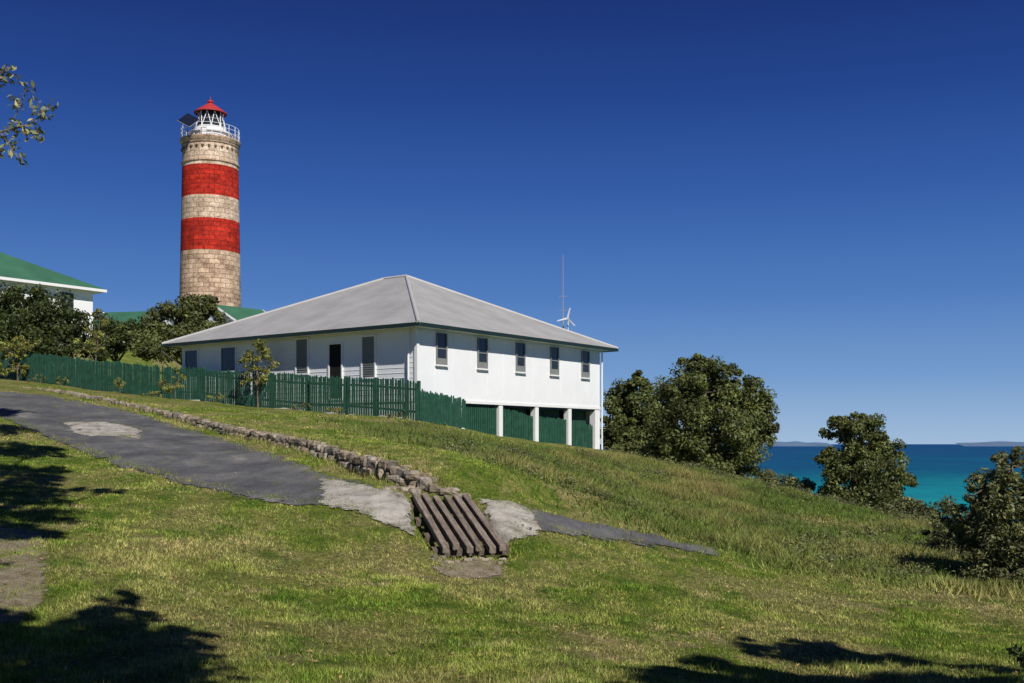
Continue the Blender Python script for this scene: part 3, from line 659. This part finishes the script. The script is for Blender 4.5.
tree("coastal_tree",gb(712,50),[lob(705,393,50,34,34),lob(740,410,50,32,32,0.5),lob(680,415,50,28,38,-0.5),lob(715,438,50,50,32,-1),lob(700,368,50,22,14),lob(755,430,50,21,26),lob(672,448,50,30,24),lob(735,385,50,22,20),lob(720,462,49,50,14),lob(765,410,50,12,16)],400,180,0.17,M_LEAF)
tree("coastal_tree",gb(862,44),[lob(858,442,44,30,26),lob(842,432,44,18,18),lob(884,462,44,24,26),lob(855,478,44,40,26,-0.5),lob(834,466,44,18,22),lob(892,482,44,20,20),lob(862,498,43.5,42,12),lob(860,422,44,14,10)],240,160,0.15,M_LEAF)
tree("coastal_shrub",gb(785,46),[lob(775,485,46,26,12),lob(800,490,46,22,10),lob(760,482,46,18,10)],60,120,0.12,M_LEAFG,0.05)
tree("coastal_shrub",gb(925,36),[lob(915,514,36,28,14),lob(950,520,36,26,18),lob(895,512,37,20,10)],80,120,0.11,M_LEAFG,0.05)
tree("coastal_shrub",gb(1010,21),[lob(1005,500,21,36,32),lob(1030,530,21,50,50),lob(995,550,21,38,36),lob(965,522,21.5,22,22),lob(1012,465,21,20,18),lob(1045,480,21,30,30),lob(1003,580,20.5,36,18),lob(982,490,21,20,18),lob(1030,595,20.3,30,14)],400,110,0.085,M_LEAFG,0.07,0.4,0.24)
tree("coastal_shrub",gb(960,25),[lob(950,543,25,26,24),lob(980,568,24,22,20)],80,110,0.08,M_LEAFG,0.04)
tree("garden_tree",gb(35,64),[lob(20,315,64,36,28),lob(55,320,64,32,24),lob(-25,318,64,40,34),lob(30,340,63,50,22),lob(72,338,63,18,18)],240,130,0.22,M_LEAFD)
tree("garden_tree",gb(118,66),[lob(110,335,66,20,20),lob(135,338,65,22,18),lob(100,345,65,22,12)],90,120,0.2,M_LEAFD)
tree("garden_tree",gb(185,63),[lob(198,320,63,24,24),lob(170,328,63,26,22),lob(210,310,63,13,14),lob(148,340,62,22,20),lob(205,338,62,24,18),lob(175,345,62,40,14)],220,130,0.2,M_LEAF)
tree("garden_shrub",gb(258,45.8),[lob(256,352,45.8,14,11),lob(246,362,45.8,12,10),lob(266,362,45.8,12,12),lob(258,343,45.8,8,6),lob(256,376,45.8,14,12)],60,44,0.15,M_LEAFY,0.04,0.35)
tree("garden_shrub",gb(175,47.2),[lob(172,384,47.2,15,7),lob(180,374,47.2,8,7)],22,40,0.12,M_LEAFY,0.02,0.35)
tree("garden_shrub",gb(18,55),[lob(14,350,55,14,12),lob(26,344,55,12,8),lob(6,362,55,9,12),lob(20,368,55,10,8)],50,40,0.18,M_LEAFY,0.04,0.35)
tree("garden_shrub",gb(120,50.2),[lob(120,384,50.2,7,5)],10,34,0.12,M_LEAFY,0.02,0.35)
tree("garden_shrub",gb(97,57),[lob(95,335,57,9,26),lob(100,318,57,9,10),lob(86,346,57,12,8)],36,44,0.17,M_LEAFY,0.04,0.35)
tree("garden_shrub",gb(215,52),[lob(205,356,52,16,8),lob(160,350,54,18,10)],24,60,0.16,M_LEAF,0.04,0.35)
tree("garden_shrub",gb(75,57),[lob(70,345,60,20,8),lob(95,350,60,16,6)],24,60,0.16,M_LEAFD,0.04,0.35)
for px_,d_ in ((60,53.2),(150,49.0),(215,46.8),(300,43.8),(333,42.4),(395,40.7),(35,54)):
    y_=HY-zs((px_-CX)/F*d_,d_)*F/d_
    tree("fence_weed",gb(px_,d_),[lob(px_,y_-3,d_,9,4),lob(px_+6,y_-5,d_,5,5)],10,30,0.09,random.choice([M_LEAFY,M_LEAFG]),0.01,0.35)
def alongsun(px,py,h): 
    q=hit(px,py,zbase,3,90); z=float(zbase(*q)[0]); t=h/S.z; return (q[0]+S.x*t,q[1]+S.y*t,z+h)
def shade(name,base,spots,nc,nl,size,h,mat=M_LEAFD):
    lobes=[]
    for px,py,r,rz in spots:
        c=alongsun(px,py,h+random.uniform(-0.3,0.3)); lobes.append((*c,r,r,rz))
    tree(name,(base[0],base[1],float(zbase(base[0],base[1])[0])),lobes,nc,nl,size,mat,0.1)
shade("shade_tree",(1.6,-1.5),[(130,598,0.3,0.3),(115,618,0.5,0.45),(85,640,0.7,0.45),(170,638,0.45,0.35),(35,655,0.8,0.45),(135,665,0.7,0.4),(0,640,0.7,0.45),(-30,620,0.6,0.4),(60,690,0.8,0.4),(160,695,0.6,0.4),(190,655,0.3,0.25)],270,90,0.13,7.5)
shade("shade_tree",(6.5,-1.5),[(720,664,0.45,0.35),(785,654,0.55,0.4),(850,654,0.55,0.4),(910,660,0.5,0.4),(680,676,0.4,0.3),(965,668,0.5,0.35),(730,690,0.8,0.5),(820,686,0.9,0.5),(910,688,0.8,0.5),(700,700,0.6,0.4),(990,685,0.6,0.4)],340,90,0.13,7.5)
shade("shade_tree",(-5.8,6.5),[(-20,430,1.2,0.7),(5,450,1.1,0.6),(15,470,1.0,0.6),(-10,490,1.1,0.6),(30,500,0.8,0.5),(5,515,0.9,0.5),(-30,530,1.0,0.5),(15,530,0.7,0.5),(40,480,0.7,0.4),(30,455,0.7,0.4),(75,490,0.45,0.3),(110,492,0.35,0.2),(-10,412,1.2,0.5)],480,85,0.15,9.3)
tree("overhanging_tree",(-6.6,8.2,float(zbase(-6.6,8.2)[0])),[(-7.0,8.6,2.6,1.3,1.3,1.1),(-6.3,9.5,3.4,0.9,1.0,0.8),(-7.9,9.6,2.2,1.4,1.3,1.0),(-8.2,7.8,3.3,1.2,1.2,1.0),(-6.9,10.8,1.0,0.9,0.9,0.7)],200,110,0.11,M_LEAF,0.12)
e=empty("eucalypt_branch"); b=MB()
def bp(px,py,d=8.3): return Vector(((px-CX)/F*d,d,(HY-py)/F*d))
tw=[((-120,150),(0,132),0.02,0.01),((0,132),(28,125),0.01,0.006),((28,125),(54,106),0.006,0.003),((-120,150),(-20,95),0.014,0.008),((-20,95),(12,66),0.008,0.003),((0,132),(18,158),0.006,0.003),((10,128),(28,88),0.005,0.003),((-20,135),(2,158),0.005,0.003),((20,127),(40,132),0.004,0.002),((-20,95),(6,78),0.004,0.002)]
cs=[]
for a,c,r0,r1 in tw:
    A_=bp(*a);B_=bp(*c); b.tube(A_,B_,r0,r1,M_BARK,5)
    for t in np.linspace(0.4,1,6):
        if c!=(0,132) or t>0.9: cs.append(np.array(A_.lerp(B_,t))+rng.normal(size=3)*0.025)
b.tube((-6.6,8.2,1.9),bp(-120,150),0.04,0.02,M_BARK,6)
b.obj("twigs",e); V,col=leaves(np.array(cs),np.full(len(cs),0.07),7,0.06,0.4); arrmesh("leaves",V,4,col,leafmat("leaves_branch",(0.2,0.21,0.12)),e)
tree("seedling_shrub",(3.05,5.9,float(zbase(3.05,5.9)[0])),[(2.9,5.9,-1.2,0.22,0.2,0.13),(2.78,5.9,-1.14,0.12,0.1,0.06)],20,14,0.045,M_LEAF,0.01)

# ---- long grass on the slope
def scatter_poly(poly,N):
    lo=poly.min(0);hi=poly.max(0); x=rng.uniform(lo[0],hi[0],N*3); y=rng.uniform(lo[1],hi[1],N*3); m=inpoly(x,y,poly); return x[m][:N],y[m][:N]
def blades(name,x,y,h,wd,mat,lean=0.5,col=None):
    z=zfull(x,y); N=len(x); a=rng.uniform(0,2*np.pi,N); L=h
    dx=np.cos(a)*lean*L*rng.random(N); dy=np.sin(a)*lean*L*rng.random(N)
    b_=rng.uniform(0,2*np.pi,N); wx=np.cos(b_)*wd; wy=np.sin(b_)*wd
    V=np.stack([np.stack([x-wx,y-wy,z-0.01],1),np.stack([x+wx,y+wy,z-0.01],1),np.stack([x+dx,y+dy,z+L],1)],1).reshape(-1,3)
    return arrmesh(name,V,3,col,mat)
def vnoise(x,y,s,seed):
    r=np.random.default_rng(seed); T=r.random((256,256)); u=x/s+100; v=y/s+100; i=np.floor(u).astype(int); j=np.floor(v).astype(int); fu=u-i; fv=v-j
    fu=fu*fu*(3-2*fu); fv=fv*fv*(3-2*fv); g=lambda a,b_:T[a%256,b_%256]
    return (g(i,j)*(1-fu)+g(i+1,j)*fu)*(1-fv)+(g(i,j+1)*(1-fu)+g(i+1,j+1)*fu)*fv
pxs=[(330,424),(417,426),(470,440),(540,449),(620,457),(700,471),(800,496),(900,520),(960,540),(1010,592),(940,588),(860,578),(720,550),(620,519),(540,490),(480,474),(430,455),(380,440)]
PG=np.array([hit(*p) for p in pxs])
N=210000; x,y=scatter_poly(PG,N); N=len(x); x=x+rng.normal(0,0.35,N); y=y+rng.normal(0,0.7,N)
p1=vnoise(x,y,1.6,1); p2=vnoise(x,y,0.55,2); p3=vnoise(x,y,3.0,3)
keep=(rng.random(N)<0.12+1.0*np.clip((p1*0.5+p2*0.5-0.25)*2,0,1))
x,y,p1,p2,p3=x[keep],y[keep],p1[keep],p2[keep],p3[keep]; N=len(x)
h=(0.05+0.32*p1*p2+0.08*rng.random(N)*p3); g=rng.uniform(0.5,1.35,N)*(0.5+0.9*p2)
gr=np.stack([g*0.45,g*0.64,g*0.32],1); br_=np.stack([g*1.15,g*0.97,g*0.95],1); mx=np.clip(rng.random(N)*0.45+p3*1.1-0.5+(p1-0.5)*0.9,0,1)[:,None]
blades("long_grass",x,y,h,0.015,M_TUFT,1.3,gr*(1-mx)+br_*mx)
xx,yy=scatter_poly(PG,1500); q=vnoise(xx,yy,2.5,9); sel=(yy>20.5)&(q>0.46); xx,yy=xx[sel],yy[sel]; zz=zfull(xx,yy); rr=rng.uniform(0.1,0.34,len(xx))
V,col=leaves(np.stack([xx,yy,zz+0.05],1),rr,60,0.07,0.4); arrmesh("low_scrub",V,4,col*1.1,M_LEAFG)
ex=[]
for px in np.arange(600,985,3.0):
    py=np.interp(px,[600,700,800,900,960,985],[452,470,494,518,542,575]); q=hit(px+random.uniform(-2,2),py+2)
    if random.random()<0.75: ex.append((q[0]+random.uniform(0,0.5),q[1]+random.uniform(-0.8,1.5)))
ex=np.array(ex); zz=zfull(ex[:,0],ex[:,1]); V,col=leaves(np.c_[ex,zz+0.1],rng.uniform(0.15,0.42,len(ex)),110,0.09,0.4); arrmesh("hilltop_scrub",V,4,col*1.0,M_LEAFG)
# ---- lawn blades
N=560000
d=np.exp(rng.uniform(math.log(6.3),math.log(40),N)); x=(rng.uniform(-30,1054,N)-CX)/F*d; y=d
m=np.ones(N,bool)
for P_ in POLYS: m&=~inpoly(x,y,P_)
a=(x-bc[0])*bl[0]+(y-bc[1])*bl[1]; bb=(x-bc[0])*bw[0]+(y-bc[1])*bw[1]; m&=~((abs(a)<BLEN/2+0.05)&(abs(bb)<BW/2+0.05))
q1=vnoise(x,y,0.35,21); q2=vnoise(x,y,1.3,22); q3=vnoise(x,y,0.12,23); m&=rng.random(N)<0.1+1.1*np.clip(q1*0.5+q2*0.5+q3*0.3-0.15,0,1)
x,y,d,q1,q2,q3=x[m],y[m],d[m],q1[m],q2[m],q3[m]; N=len(x)
h=rng.uniform(0.008,0.03,N)+0.07*(q1*q2)*rng.random(N)*(0.5+q3); g=rng.uniform(0.6,1.6,N)*(0.7+0.7*q1)
blades("lawn_grass",x,y,h,np.maximum(0.003,0.0005*d),M_BLADE,1.2,np.stack([g,g,g*0.9],1))
tx=[];ty=[]
for P_ in POLYS:
    for i in range(len(P_)):
        if random.random()<0.6:
            kk=random.randint(6,26); tx+=list(P_[i][0]+rng.normal(0,0.1,kk)); ty+=list(P_[i][1]+rng.normal(0,0.1,kk))
for _ in range(900):
    d_=math.exp(random.uniform(math.log(7),math.log(26))); x_=(random.uniform(0,1024)-CX)/F*d_; kk=random.randint(8,24)
    if any(inpoly(np.array([x_]),np.array([d_]),P_)[0] for P_ in POLYS) and random.random()<0.93: continue
    tx+=list(x_+rng.normal(0,0.05,kk)); ty+=list(d_+rng.normal(0,0.05,kk))
tx=np.array(tx);ty=np.array(ty); g=rng.uniform(0.6,1.3,len(tx))
blades("grass_tussocks",tx,ty,rng.uniform(0.03,0.11,len(tx)),0.005,M_BLADE,1.1,np.stack([g,g,g*0.9],1))
# grass growing over the top and foot of the stone wall
wx_=[];wy_=[]
for s_ in np.arange(0.2,WT,0.16):
    xx_=np.interp(s_,WS,WL[:,0]); yy_=np.interp(s_,WS,WL[:,1]); i=max(0,min(len(WL)-2,np.searchsorted(WS,s_)-1)); tn=(WL[i+1]-WL[i]); tn/=np.linalg.norm(tn); nn=np.array([-tn[1],tn[0]])
    for off_,pr in ((-0.12,0.5),(0.32,0.8)):
        if random.random()<pr:
            kk=random.randint(8,26); wx_+=list(xx_+nn[0]*off_+rng.normal(0,0.07,kk)); wy_+=list(yy_+nn[1]*off_+rng.normal(0,0.05,kk))
wx_=np.array(wx_);wy_=np.array(wy_); g=rng.uniform(0.6,1.3,len(wx_))
blades("wall_grass",wx_,wy_,rng.uniform(0.06,0.2,len(wx_)),0.008,M_BLADE,1.0,np.stack([g,g,g*0.9],1))
N=2200; d=np.exp(rng.uniform(math.log(6.5),math.log(22),N)); x=(rng.uniform(0,1024,N)-CX)/F*d; z=zfull(x,d)+0.02
V,col=leaves(np.c_[x,d,z],np.full(N,0.02),1,0.05,0.4,up=2.0); arrmesh("fallen_leaves",V,4,col,leafmat("dry_leaves",(0.3,0.2,0.1)))
print("done")
